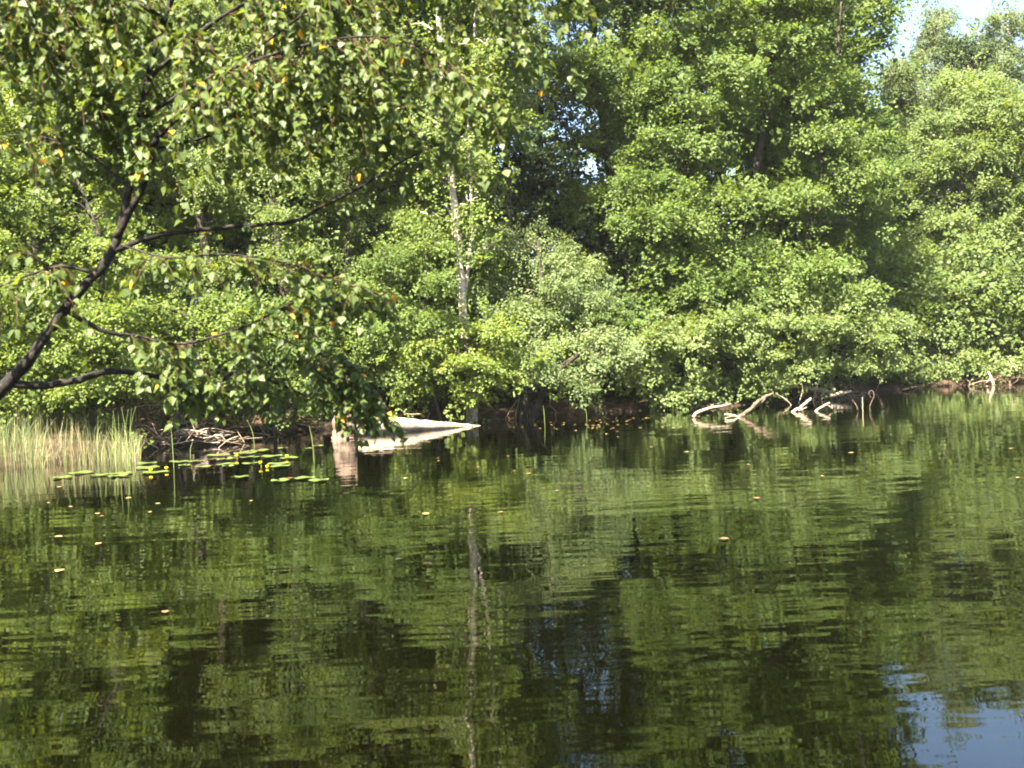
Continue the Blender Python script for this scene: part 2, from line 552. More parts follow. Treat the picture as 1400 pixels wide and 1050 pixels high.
stems = [([b0, at(938, 400, 28.6), at(934, 210, 28.8), at(925, 60, 29), at(915, -180, 29.2)], [0.2, 0.17, 0.14, 0.1, 0.03]),
         ([b0 + (0.35, 0.2, 0), at(985, 430, 29.2), at(1040, 200, 29.4), at(1060, 40, 29.6), at(1075, -170, 29.6)], [0.17, 0.14, 0.11, 0.08, 0.02]),
         ([b0 + (-0.4, 0.3, 0), at(870, 420, 29.4), at(828, 200, 29.6), at(810, 20, 29.8), at(800, -160, 29.8)], [0.15, 0.13, 0.1, 0.07, 0.02]),
         ([b0 + (0.6, 0.5, 0), at(1060, 450, 29.0), at(1105, 330, 28.6), at(1140, 120, 28.4), at(1150, 0, 28.6)], [0.12, 0.1, 0.08, 0.05, 0.02])]
grow('alder_tree', 'tall many stemmed alder with a broad lit crown, biggest on the far bank', 'tree', stems, lob, 'alder', 'alder_bark', 101, leaf=0.082, dens=74, tints=(0.2, 0.6))
# low alder boughs hanging over the water
LOW = [(850, 470), (890, 430), (960, 440), (1010, 405), (1090, 400), (1160, 420), (1230, 430), (1236, 492), (1200, 502), (1120, 500), (1050, 522), (985, 530), (930, 545), (870, 530)]
lob = scatter(rng, LOW, 60, lambda x, y, r: 25.4 + (x - 900) / 150 + r.uniform(-0.5, 1.3), (0.36, 0.75), voids=((1000, 487, 40, 24), (930, 480, 18, 24), (1085, 455, 32, 18), (1150, 480, 26, 14), (1215, 470, 12, 30)), sep=0.5)
b1 = foot(1015, 27.2)
stems = [([b1, at(1000, 500, 27), at(960, 460, 26.5), at(890, 450, 26.0)], [0.09, 0.07, 0.05, 0.02]),
         ([b1 + (0.3, 0, 0), at(1050, 480, 27.4), at(1100, 430, 27.5)], [0.09, 0.07, 0.03]),
         ([b1 + (0.2, -0.1, 0), at(1060, 510, 27.6), at(1150, 470, 28.2), at(1210, 460, 28.6)], [0.08, 0.06, 0.05, 0.02])]
grow('alder_shrub', 'spreading alder bush whose lowest boughs hang over the dark water beside the forked driftwood', 'shrub', stems, lob, 'alder_pale', 'alder_bark', 113, leaf=0.078, dens=95, L=0.5, flat=0.7, droop=0.45, tints=(0.4, 0.85))

# ------------------------------------------------------------------ birch with the white trunk
b2 = foot(645, 23.6)
stems = [([b2, at(641, 500, 23.6), at(633, 430, 23.6), at(627, 350, 23.7), at(619, 265, 23.7), at(607, 150, 23.8), at(600, 20, 23.9), at(592, -140, 24), at(585, -280, 24)], [0.135, 0.12, 0.11, 0.10, 0.09, 0.08, 0.07, 0.05, 0.02]),
         ([at(632, 440, 23.6), at(645, 300, 23.9), at(640, 180, 24.0), at(648, 60, 24.2), at(652, -120, 24.3)], [0.04, 0.036, 0.032, 0.026, 0.012])]
POLY = [(520, -300), (660, -320), (705, -100), (700, 120), (668, 240), (600, 320), (540, 300), (510, 60)]
lob = scatter(rng, POLY, 40, lambda x, y, r: 24.6 + r.uniform(-0.9, 1.8), (0.6, 1.0), voids=((604, 60, 14, 200),), sep=0.6)
lob += [(at(668, 340, 23.2), 0.35), (at(640, 275, 23.1), 0.38), (at(655, 225, 23.3), 0.4), (at(660, 110, 23.4), 0.5), (at(622, 60, 23.3), 0.35), (at(640, -60, 23.2), 0.6), (at(600, -150, 23.2), 0.6), (at(655, 310, 23.3), 0.3), (at(612, 195, 23.2), 0.28), (at(590, 235, 23.3), 0.45), (at(575, 290, 23.2), 0.5), (at(600, 320, 23.2), 0.35), (at(622, 300, 23.2), 0.22), (at(604, 110, 23.2), 0.25), (at(598, 30, 23.3), 0.22), (at(596, -60, 23.2), 0.4), (at(606, 150, 23.4), 0.25), (at(665, 60, 23.3), 0.45), (at(640, 190, 23.2), 0.3), (at(590, -230, 23.4), 0.6)]
grow('birch_tree', 'tall birch with a straight pale pinkish white trunk rising above the low shrubs', 'tree', stems, lob, 'hazel', 'birch_bark', 127, leaf=0.07, dens=62, droop=0.5, tints=(0.2, 0.6))

POLY = [(640, -220), (735, -240), (738, -60), (735, 90), (715, 200), (690, 290), (655, 280), (650, 100)]
lob = scatter(rng, POLY, 30, lambda x, y, r: 25.4 + r.uniform(-0.5, 0.9), (0.4, 0.7), sep=0.5)
b3 = foot(700, 25.4)
grow('rowan_tree', 'slender feathery light green tree between the white birch trunk and the blue gap', 'tree',
     [([b3, at(698, 400, 25.4), at(694, 200, 25.4), at(690, 0, 25.5), at(688, -200, 25.5)], [0.08, 0.07, 0.055, 0.04, 0.012])], lob, 'willow', 'alder_bark', 129, leaf=0.062, dens=95, L=0.5, droop=0.45, tints=(0.3, 0.7), wide=0.34)
# ------------------------------------------------------------------ mid left: lit alders behind the foreground birch
POLY = [(180, -220), (330, -300), (500, -240), (550, -60), (575, 120), (575, 300), (550, 430), (430, 430), (300, 380), (200, 330), (170, 150)]
lob = scatter(rng, POLY, 125, lambda x, y, r: 22.8 + (400 - y) / 260 + r.uniform(-0.8, 1.9), (0.45, 0.95), voids=((345, 205, 18, 26), (540, 330, 14, 24)), sep=0.5)
b3 = foot(400, 23.4)
stems = [([b3, at(395, 450, 23.5), at(370, 250, 23.8), at(355, 50, 24.2), at(345, -180, 24.5)], [0.15, 0.13, 0.1, 0.07, 0.02]),
         ([b3 + (0.5, 0.2, 0), at(470, 430, 23.8), at(480, 230, 24.2), at(490, 0, 24.5)], [0.11, 0.1, 0.08, 0.03]),
         ([b3 + (-0.8, 0.2, 0), at(300, 430, 23.2), at(265, 230, 23.6), at(255, 0, 24)], [0.11, 0.1, 0.08, 0.03])]
grow('alder_tree', 'sunny alder with fine bright leaves standing behind the dark arching birch limb', 'tree', stems, lob, 'alder_pale', 'alder_bark', 131, leaf=0.064, dens=92, tints=(0.35, 0.8))
POLY = [(430, 400), (560, 330), (600, 330), (606, 440), (590, 500), (520, 520), (440, 510), (400, 450)]
lob = scatter(rng, POLY, 32, lambda x, y, r: 22.2 + r.uniform(-0.3, 1.2), (0.4, 0.7), voids=((545, 460, 14, 20),), sep=0.55)
b4 = foot(520, 22.6)
grow('hazel_shrub', 'leafy green shrub between the leaf covered stump and the white birch trunk', 'shrub',
     [([b4, at(515, 500, 22.7), at(500, 420, 22.8)], [0.06, 0.05, 0.02]), ([b4 + (0.3, 0, 0), at(560, 490, 22.6), at(585, 400, 22.7)], [0.06, 0.05, 0.02])],
     lob, 'alder', 'alder_bark', 137, leaf=0.064, dens=90, L=0.5, tints=(0.3, 0.7))

# ------------------------------------------------------------------ centre shrubs by the water
POLY = [(655, 330), (700, 290), (760, 300), (820, 370), (830, 440), (860, 485), (845, 530), (790, 538), (740, 515), (690, 470), (650, 440)]
lob = scatter(rng, POLY, 30, lambda x, y, r: 23.6 - (y - 400) / 110 + r.uniform(-0.3, 0.9), (0.4, 0.72), voids=((800, 440, 20, 26), (758, 500, 18, 18), (700, 400, 22, 16)), sep=0.6)
b5 = foot(705, 23.6)
stems = [([b5, at(718, 545, 23.4), at(735, 480, 23.5), at(740, 400, 23.8), at(735, 330, 24)], [0.11, 0.1, 0.08, 0.05, 0.02]),
         ([b5 + (0.15, -0.1, 0), at(745, 530, 23.0), at(800, 480, 22.8), at(830, 500, 22.6)], [0.09, 0.07, 0.05, 0.02])]
grow('willow_shrub', 'domed pale green willow cascading to the water right of the white birch trunk', 'shrub', stems, lob, 'willow', 'alder_bark', 139, leaf=0.062, dens=140, L=0.48, flat=0.75, droop=0.55, tints=(0.35, 0.8), wide=0.36)
POLY = [(560, 460), (620, 440), (690, 450), (730, 490), (720, 530), (660, 530), (600, 540), (540, 545), (525, 515)]
lob = scatter(rng, POLY, 22, lambda x, y, r: 22.4 + r.uniform(-0.4, 0.7), (0.32, 0.55), voids=((615, 525, 22, 10), (634, 425, 16, 28)), sep=0.66)
lob += [(at(632, 530, 22.2), 0.3), (at(652, 538, 22.3), 0.28), (at(640, 552, 22.4), 0.22)]
b6 = foot(630, 22.8)
grow('hazel_shrub', 'low yellow green shrub at the foot of the white birch trunk above the bleached log', 'shrub',
     [([b6, at(635, 530, 22.7), at(640, 470, 22.6)], [0.05, 0.045, 0.02]), ([b6 + (-0.3, 0, 0), at(590, 530, 22.5), at(570, 490, 22.4)], [0.05, 0.04, 0.02])],
     lob, 'hazel', 'alder_bark', 149, leaf=0.068, dens=110, L=0.42, tints=(0.4, 0.85), droop=0.2)

# ------------------------------------------------------------------ left bank bushes
POLY = [(-260, 150), (-100, 90), (40, 120), (90, 200), (180, 310), (300, 380), (330, 450), (330, 520), (250, 540), (120, 545), (-60, 555), (-260, 560)]
lob = scatter(rng, POLY, 150, lambda x, y, r: 18.0 + (x < 60) * 0.2 + (500 - y) / 240 + r.uniform(-0.8, 1.6) + max(0, x) / 220, (0.42, 0.72), voids=((110, 250, 52, 62), (40, 300, 40, 30), (60, 520, 30, 18), (300, 545, 24, 20)), sep=0.5)
b7 = foot(120, 19.0)
stems = [([b7, at(125, 480, 19), at(140, 350, 19.3), at(100, 230, 19.6)], [0.09, 0.08, 0.05, 0.02]),
         ([b7 + (-1.4, 0, 0), at(-20, 450, 18.8), at(-60, 300, 19), at(-80, 150, 19.3)], [0.09, 0.08, 0.06, 0.02]),
         ([b7 + (1.5, 0.3, 0), at(260, 480, 19.4), at(270, 400, 19.6)], [0.07, 0.06, 0.02])]
grow('hazel_thicket', 'wide olive green hazel thicket behind the reeds on the near left bank', 'shrub', stems, lob, 'hazel', 'alder_bark', 151, leaf=0.062, dens=92, L=0.45, tints=(0.2, 0.7))
POLY = [(310, 430), (400, 420), (450, 470), (460, 540), (420, 560), (340, 560), (300, 520)]
lob = scatter(rng, POLY, 26, lambda x, y, r: 20.6 + r.uniform(-0.3, 1.0), (0.35, 0.55), voids=((330, 545, 20, 22),), sep=0.55)
b8 = foot(375, 20.9)
grow('hazel_shrub', 'shaded leafy bush over the dark bank hollow behind the yellow water lilies', 'shrub', [([b8, at(372, 520, 20.9), at(365, 450, 21)], [0.05, 0.045, 0.02])], lob, 'alder', 'alder_bark', 157, leaf=0.064, dens=95, L=0.42, tints=(0.2, 0.6))
# tall trees of the left
POLY = [(-320, -260), (-100, -330), (120, -280), (190, -100), (200, 100), (200, 300), (-40, 330), (-260, 320)]
lob = scatter(rng, POLY, 105, lambda x, y, r: 23.5 + r.uniform(-1.2, 2.2), (0.65, 1.05), voids=((110, 235, 42, 46),), sep=0.55)
b9 = foot(40, 23.5)
stems = [([b9, at(45, 400, 23.6), at(40, 200, 23.9), at(30, -20, 24.2), at(20, -230, 24.5)], [0.17, 0.15, 0.12, 0.08, 0.02]),
         ([b9 + (-2.2, 0.4, 0), at(-110, 380, 24), at(-140, 150, 24.2), at(-150, -120, 24.5)], [0.15, 0.12, 0.1, 0.03])]
grow('alder_tree', 'dense alder rising behind the olive thicket at the left edge', 'tree', stems, lob, 'alder', 'alder_bark', 163, leaf=0.078, dens=62, tints=(0.3, 0.75))

# ------------------------------------------------------------------ right: alder behind the bank, far hanging birches, low bushes
POLY = [(1195, 250), (1235, 160), (1320, 100), (1400, 130), (1520, 100), (1600, 220), (1600, 430), (1400, 430), (1250, 430), (1205, 380)]
lob = scatter(rng, POLY, 95, lambda x, y, r: 38.5 + (330 - y) / 120 + r.uniform(-1.2, 1.8), (0.8, 1.3), voids=((1310, 275, 34, 24), (1250, 310, 24, 40), (1238, 190, 14, 34), (1370, 240, 40, 14), (1290, 370, 50, 16), (1380, 340, 30, 16)), sep=0.5)
b10 = foot(1320, 39)
stems = [([b10, at(1318, 400, 39), at(1312, 260, 39.2), at(1310, 160, 39.6)], [0.17, 0.14, 0.1, 0.03]),
         ([b10 + (2, 0.3, 0), at(1420, 350, 39.4), at(1440, 180, 39.8)], [0.15, 0.12, 0.03])]
grow('alder_tree', 'rounded sunlit alder on the right bank below the drooping birch tops', 'tree', stems, lob, 'alder_pale', 'alder_bark', 167, leaf=0.105, dens=58, L=0.75, tints=(0.3, 0.7))
POLY = [(1215, 440), (1240, 400), (1330, 380), (1420, 400), (1560, 390), (1560, 520), (1400, 515), (1380, 470), (1340, 500), (1280, 528), (1225, 530)]
lob = scatter(rng, POLY, 85, lambda x, y, r: 34.6 + r.uniform(-0.6, 1.2) + (x - 1240) / 200, (0.5, 0.85), voids=((1375, 475, 22, 14),), sep=0.42)
for px in range(1228, 1480, 21):
    py = 512 - (px - 1228) * 0.055
    p = at(px, py, 20)
    Yb = 30.0
    while Yb < bank_y(p[0] / 20 * Yb):
        Yb += 0.3
    lob.append((at(px, py + rng.uniform(-24, 3), Yb - rng.uniform(0.1, 1.0)), rng.uniform(0.26, 0.5)))
b11 = foot(1300, 36.4)
grow('alder_shrub', 'low bright bush over the water below the rounded alder at the right edge', 'shrub',
     [([b11, at(1302, 480, 36.2), at(1310, 420, 36.4)], [0.08, 0.07, 0.03]), ([b11 + (2.4, 0.4, 0), at(1395, 470, 36.4), at(1400, 410, 36.6)], [0.08, 0.07, 0.03])],
     lob, 'alder_pale', 'alder_bark', 173, leaf=0.092, dens=82, L=0.55, tints=(0.35, 0.8), droop=0.4)

def hanging_birch(px, top, Y, wpx, seed, label, bot=330, leaf=0.12):
    r = np.random.default_rng(seed)
    lobes = []
    n = 70
    for i in range(n):
        t = (i + 0.5) / n
        half = wpx * (0.26 + 0.74 * min(1, t * 1.7) ** 0.9)
        y = top + (bot - top) * t
        lobes.append((at(px + r.uniform(-1, 1) * half, y + r.uniform(-12, 12), Y + r.uniform(-1.4, 1.4)), r.uniform(0.6, 1.0) * (0.6 + 0.5 * t)))
    b = foot(px, Y)
    st = [([b, at(px + 4, 400, Y), at(px - 4, 220, Y), at(px, top + 4, Y)], [0.2, 0.16, 0.1, 0.015])]
    return grow('birch_tree', label, 'tree', st, lobes, 'birch_far', 'birch_bark', seed, leaf=leaf, dens=46, L=0.85, flat=1.25, droop=1.0, tints=(0.25, 0.75), wide=0.36)
hanging_birch(1282, 12, 52, 60, 181, 'far birch with drooping twigs topping out left of the dip in the skyline')
hanging_birch(1378, 8, 54, 74, 191, 'far birch with a tall airy top right of the dip in the skyline')
hanging_birch(1470, -40, 53, 80, 193, 'far hanging birch partly cut off by the right edge')
hanging_birch(1232, 78, 49, 34, 199, 'low far birch at the bottom of the notch in the skyline', bot=330)
hanging_birch(1330, 55, 50, 75, 197, 'shorter far birch filling the dip between the two tall drooping birches', bot=300)

# ------------------------------------------------------------------ the wood behind: dark interior trees
def forest_tree(px, Y, top, wpx, seed, mat, label, bot=500, n=44, leaf=0.16, dens=34, group=None):
    r = np.random.default_rng(seed)
    lobes = []
    for i in range(n):
        t = (i + 0.5) / n
        half = wpx * math.sqrt(min(1, 0.08 + t * 1.6)) 
        lobes.append((at(px + r.uniform(-1, 1) * half, top + (bot - top) * t + r.uniform(-15, 15), Y + r.uniform(-1.5, 1.5)), r.uniform(0.9, 1.5)))
    b = foot(px, Y)
    st = [([b, at(px, 400, Y), at(px + 3, (top + 400) / 2, Y), at(px, top + 5, Y)], [0.2, 0.17, 0.12, 0.02])]
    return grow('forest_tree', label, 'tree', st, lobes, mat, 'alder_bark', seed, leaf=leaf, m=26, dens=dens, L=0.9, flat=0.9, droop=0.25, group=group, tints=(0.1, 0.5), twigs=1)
GW = 'trees of the wood behind the bank'
LB = 'leafy tree deep in the wood, showing only through gaps between the bank trees'
backs = []
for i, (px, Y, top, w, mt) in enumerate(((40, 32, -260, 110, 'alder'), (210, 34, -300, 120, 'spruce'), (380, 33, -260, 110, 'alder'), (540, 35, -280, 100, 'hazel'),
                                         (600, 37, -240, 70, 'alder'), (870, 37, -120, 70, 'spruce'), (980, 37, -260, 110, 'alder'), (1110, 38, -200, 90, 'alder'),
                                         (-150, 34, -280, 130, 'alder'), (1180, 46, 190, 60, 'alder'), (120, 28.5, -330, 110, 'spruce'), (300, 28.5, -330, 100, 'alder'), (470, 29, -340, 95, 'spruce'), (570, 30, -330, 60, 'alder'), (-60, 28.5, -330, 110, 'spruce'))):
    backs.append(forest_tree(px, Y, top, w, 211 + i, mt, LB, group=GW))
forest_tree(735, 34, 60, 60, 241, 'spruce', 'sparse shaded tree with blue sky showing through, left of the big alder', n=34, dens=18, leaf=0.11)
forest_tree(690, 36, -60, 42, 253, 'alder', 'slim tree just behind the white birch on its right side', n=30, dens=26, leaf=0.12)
r = np.random.default_rng(251)
for i in range(34):                                     # rows deeper in the wood
    Y = 44 + (i % 2) * 9 + r.uniform(-2, 2)
    px = -250 + 1900 * (i + 0.5) / 34
    if 1190 < px < 1330 or 620 < px < 850:
        continue
    p = foot(px, Y)
    copy_tree(backs[i % 9], p, r.uniform(0, 6.28), r.uniform(0.75, 1.0) * (0.8 if px > 1150 else 1), LB)
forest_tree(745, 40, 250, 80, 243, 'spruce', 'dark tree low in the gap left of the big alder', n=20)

# ------------------------------------------------------------------ understorey of the wood
rng = np.random.default_rng(301)
def bush(seed, mat, leaf, label, group):
    r = np.random.default_rng(seed)
    lobes = []
    for i in range(20):
        q = nrm(r.normal(0, 1, 3)) * r.uniform(0.3, 1.0, 3) * np.array((1.5, 1.3, 1.1))
        lobes.append((np.array((0, 0, 1.45)) + q * np.array((1, 1, 1)), r.uniform(0.5, 0.8)))
    st = [([(0, 0, -0.2), (0.05, 0, 0.8), (0.1, 0.1, 1.8)], [0.05, 0.04, 0.015]), ([(0.1, 0.1, -0.2), (0.5, 0.1, 0.7), (0.8, 0, 1.5)], [0.04, 0.03, 0.012])]
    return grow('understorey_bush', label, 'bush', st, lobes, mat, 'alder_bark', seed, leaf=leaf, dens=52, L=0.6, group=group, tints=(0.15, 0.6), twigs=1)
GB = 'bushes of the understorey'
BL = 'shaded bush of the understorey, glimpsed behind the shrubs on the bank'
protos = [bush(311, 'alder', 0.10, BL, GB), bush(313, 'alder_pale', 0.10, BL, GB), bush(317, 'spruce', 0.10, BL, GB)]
spots = []
for Y0, n, x0, x1 in ((24.5, 11, -15, 2), (27.5, 12, -17, 16), (31.5, 13, -20, 20), (36, 10, -12, 24), (41.5, 14, -24, 27)):
    for i in range(n):
        spots.append((x0 + (x1 - x0) * (i + 0.5) / n + rng.uniform(-0.5, 0.5), Y0 + rng.uniform(-1.0, 1.0)))
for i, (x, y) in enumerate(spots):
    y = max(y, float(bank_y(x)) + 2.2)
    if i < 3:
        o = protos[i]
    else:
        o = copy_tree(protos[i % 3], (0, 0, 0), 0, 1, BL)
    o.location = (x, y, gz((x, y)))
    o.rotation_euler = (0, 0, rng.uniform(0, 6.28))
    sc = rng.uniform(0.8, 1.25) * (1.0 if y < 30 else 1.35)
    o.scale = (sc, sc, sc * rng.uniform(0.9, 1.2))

# ------------------------------------------------------------------ foreground birch on the near left bank
def px3(pts):
    return np.array([at(*p) for p in pts])
rng = np.random.default_rng(401)
base = np.array((-3.75, 4.75, 0.05))
fb = thing('birch_tree', 'young leaning birch in the foreground at left, dark limbs and hanging leaves before the water', 'tree', base)
w = Wood()
stem = px3([(-40, 575, 4.9), (12, 522, 4.9), (45, 485, 4.9), (95, 415, 4.95), (150, 350, 5.0), (172, 280, 5.0), (183, 205, 5.0), (196, 140, 5.05), (213, 60, 5.1), (235, -5, 5.1), (250, -80, 5.15), (265, -200, 5.2), (280, -330, 5.2), (300, -560, 5.1), (330, -800, 5.0)])
stem = np.vstack((base[None], base[None] + (0.35, 0, 0.45), base[None] + (0.85, 0.1, 0.85), stem))
w.tube(stem, [0.055, 0.048, 0.041, 0.034, 0.029, 0.026, 0.024, 0.022, 0.018, 0.018, 0.016, 0.015, 0.014, 0.013, 0.012, 0.011, 0.008, 0.005], n=10, sub=4, rng=rng, wob=0.08)
fork = px3([(160, 325, 5.0), (176, 292, 4.98), (204, 235, 4.95), (214, 190, 4.95), (258, 150, 4.9), (300, 110, 4.9), (360, 60, 4.9), (420, 15, 4.85)])
w.tube(fork, [0.02, 0.016, 0.014, 0.012, 0.008, 0.006], n=7, sub=4, rng=rng, wob=0.1)
w.build('trunk', M['birch_young'], fb, base)
LIMBS = {
    'B1': ([(158, 342, 5.0), (200, 326, 5.05), (240, 318, 5.1), (330, 309, 5.2), (400, 303, 5.3), (445, 280, 5.4), (490, 257, 5.5), (560, 215, 5.6), (625, 188, 5.7)], [0.016, 0.013, 0.011, 0.009, 0.007, 0.003]),
    'B2': ([(12, 524, 4.9), (60, 527, 4.95), (100, 521, 5.0), (150, 508, 5.1), (205, 513, 5.2), (250, 526, 5.3), (290, 528, 5.4), (325, 508, 5.5), (370, 520, 5.6), (430, 545, 5.7), (490, 560, 5.8)], [0.022, 0.018, 0.014, 0.011, 0.008, 0.003]),
    'B4': ([(124, 372, 4.95), (82, 364, 4.9), (40, 376, 4.8), (-10, 395, 4.7)], [0.009, 0.007, 0.004]),
    'B5': ([(92, 425, 4.95), (140, 452, 5.0), (190, 460, 5.1), (250, 470, 5.2), (330, 448, 5.3), (400, 415, 5.4), (470, 392, 5.5), (530, 400, 5.6)], [0.012, 0.009, 0.007, 0.005, 0.002]),
    'B6': ([(200, 110, 5.05), (300, 25, 5.1), (420, -35, 5.2), (540, -60, 5.3), (660, -45, 5.5)], [0.012, 0.009, 0.006, 0.003]),
    'B7': ([(227, 25, 5.1), (120, -30, 5.0), (20, -60, 4.9), (-90, -40, 4.8)], [0.010, 0.007, 0.003]),
    'B8': ([(250, -80, 5.15), (360, -135, 5.0), (490, -150, 4.9), (620, -120, 4.9)], [0.009, 0.006, 0.003]),
    'B9': ([(185, 195, 5.0), (110, 105, 4.9), (40, 50, 4.8), (-50, 20, 4.7)], [0.009, 0.006, 0.003]),
    'B10': ([(190, 165, 5.0), (270, 115, 4.9), (330, 88, 4.85), (450, 55, 4.8), (550, 55, 4.8), (640, 110, 4.9)], [0.010, 0.008, 0.006, 0.003]),
    'B11': ([(255, -110, 5.15), (140, -170, 5.3), (20, -150, 5.5), (-80, -120, 5.6)], [0.009, 0.006, 0.003]),
    'B12': ([(176, 255, 5.0), (110, 205, 5.2), (40, 185, 5.4), (-40, 190, 5.5)], [0.008, 0.005, 0.003]),
    'B14': ([(330, 440, 5.3), (400, 470, 5.5), (450, 490, 5.6), (490, 515, 5.7), (505, 560, 5.75)], [0.006, 0.004, 0.002]),
    'B16': ([(165, 335, 5.0), (230, 352, 4.9), (310, 348, 4.9), (400, 362, 5.0), (490, 395, 5.1)], [0.006, 0.0045, 0.002]),
    'B15': ([(425, 500, 5.55), (455, 525, 5.6), (480, 545, 5.6), (505, 580, 5.65)], [0.004, 0.003, 0.0015]),
    'B13': ([(183, 210, 5.0), (290, 185, 5.3), (400, 150, 5.5), (500, 150, 5.6), (570, 190, 5.7)], [0.008, 0.006, 0.003]),
}
#        twigs, hang length range, leaves per metre, start range along the limb
HANG = {'B1': (18, 0.12, 0.3, 34, 0.25, 1), 'B2': (60, 0.08, 0.24, 46, 0.42, 1), 'B4': (20, 0.15, 0.4, 34, 0.2, 1), 'B5': (72, 0.15, 0.36, 44, 0.25, 1),
        'B16': (44, 0.1, 0.3, 34, 0.15, 1), 'B15': (44, 0.06, 0.17, 60, 0.1, 1), 'B14': (48, 0.12, 0.3, 44, 0.4, 1),
        'B6': (82, 0.5, 1.15, 36, 0.15, 1), 'B7': (85, 0.4, 1.0, 38, 0.05, 1), 'B8': (60, 0.6, 1.3, 34, 0.1, 1), 'B9': (70, 0.25, 0.6, 38, 0.1, 1),
        'B10': (66, 0.3, 0.75, 38, 0.15, 1), 'B11': (60, 0.5, 1.1, 34, 0.1, 1), 'B12': (34, 0.2, 0.45, 34, 0.1, 1), 'B13': (50, 0.2, 0.5, 36, 0.3, 1)}
# unseen upper limbs, added above the picture to shade the leaves and limbs below
for q, (y0, dx, dy, dz) in enumerate(((-330, 2.3, -1.3, 0.5), (-520, 2.6, -0.6, 0.4), (-700, 1.9, -1.2, 0.5), (-560, 1.8, -1.7, 0.1), (-300, 3.0, -0.9, 0.2))):
    p0 = at(285, y0, 5.15)
    LIMBS['U%d' % q] = (np.array([p0, p0 + np.array((dx, dy, dz * 1.8)) * 0.4, p0 + np.array((dx, dy, dz)) * 0.75, p0 + np.array((dx, dy, dz - 0.2))]), [0.012, 0.009, 0.006, 0.003])
    HANG['U%d' % q] = (46, 0.3, 0.8, 34, 0.3, 1)
P, D, N, S, C = [], [], [], [], []
tw = Wood()
for key, (pts, rad) in LIMBS.items():
    bw = Wood()
    q = bw.tube(px3(pts) if key[0] == 'B' else pts, rad, n=7, sub=5, rng=rng, wob=0.12)
    bw.build('branch', M['birch_young'], fb, base)
    n, l0, l1, per, t0, t1 = HANG[key]
    for i in range(n):
        f = rng.uniform(t0, t1) * (len(q) - 1)
        k = min(int(f), len(q) - 2)
        p0 = q[k] + (q[k + 1] - q[k]) * (f - k)
        L = rng.uniform(l0, l1)
        d = nrm(np.array((0.35 + rng.normal(0, 0.5), rng.normal(0, 0.55), rng.uniform(-0.5, 0.35))))
        tp = [p0]
        seg = 7
        for j in range(seg):
            d = nrm(d + np.array((0.03, 0, -0.30)) + rng.normal(0, 0.10, 3))
            tp.append(tp[-1] + d * L / seg)
        tp = np.array(tp)
        tw.tube(tp, np.linspace(0.0022, 0.0008, len(tp)), n=4, sub=1)
        m = max(4, int(1.15 * per * L))
        t = np.sort(rng.uniform(0.12, 1.0, m)) * seg
        kk = np.minimum(t.astype(int), seg - 1)
        pos = tp[kk] + (tp[kk + 1] - tp[kk]) * (t - kk)[:, None]
        td = nrm(tp[kk + 1] - tp[kk])
        out = nrm(np.cross(td, rng.normal(0, 1, (m, 3))))
        dd = nrm(out * 0.8 + td * 0.45 + np.array((0, 0, -0.55)) + rng.normal(0, 0.25, (m, 3)))
        pos = pos + nrm(out + td * 0.5) * 0.012
        nn = nrm(np.array((0, -0.35, 0.75)) + out * 0.5 + rng.normal(0, 0.45, (m, 3)))
        P.append(pos); D.append(dd); N.append(nn)
        S.append(rng.uniform(0.028, 0.055, m))
        tint = rng.uniform(0.05, 0.85, m)
        tint[rng.uniform(0, 1, m) < 0.009] = 1.0
        C.append(tint)
tw.build('twigs', M['twig'], fb, base)
P, D, N, S, C = (np.concatenate(q) for q in (P, D, N, S, C))
n = len(P)
Yv = nrm(np.cross(N, D))
Zv = np.cross(D, Yv)
fold = np.tan(rng.uniform(-0.05, 0.6, n))
curl = rng.uniform(-0.4, 0.15, n)
outl = [(0, 0), (0.08, 0.20), (0.25, 0.41), (0.42, 0.40), (0.68, 0.22), (0.88, 0.08), (1.0, 0)]
def lp(t, wd, side):
    return P + D * (S * t)[:, None] + Yv * (S * wd * side)[:, None] + Zv * (S * (wd * fold + curl * t * t))[:, None]
vs = [lp(0, 0, 1), lp(0.45, 0, 1), lp(1.0, 0, 1)] + [lp(t, wd, 1) for t, wd in outl[1:-1]] + [lp(t, wd, -1) for t, wd in outl[1:-1]]
V = np.stack(vs, 1)
half1 = [0, 1, 5, 4, 3]; half1b = [1, 2, 7, 6, 5]
half2 = [0, 8, 9, 10, 1]; half2b = [1, 10, 11, 12, 2]
loops = np.array(half1 + half1b + half2 + half2b)
flat = (np.arange(n)[:, None] * 17 + loops[None]).ravel()
stalk = (np.arange(n)[:, None] * 17 + np.array([13, 14, 15, 16])[None]).ravel()
pb = P - D * (S * 0.28)[:, None] + np.array((0, 0, 0.004))
V = np.concatenate((V, np.stack((pb - Yv * 0.0007, pb + Yv * 0.0007, P + Yv * 0.0007, P - Yv * 0.0007), 1)), 1)
me = poly_mesh('crown', (V.reshape(-1, 3) - base), np.concatenate((flat, stalk)), np.concatenate((np.full(n * 4, 5), np.full(n, 4))), tint=np.concatenate((np.repeat(C, 4), np.full(n, 0.3))))
link_mesh('crown', me, M['birch_near'], fb)
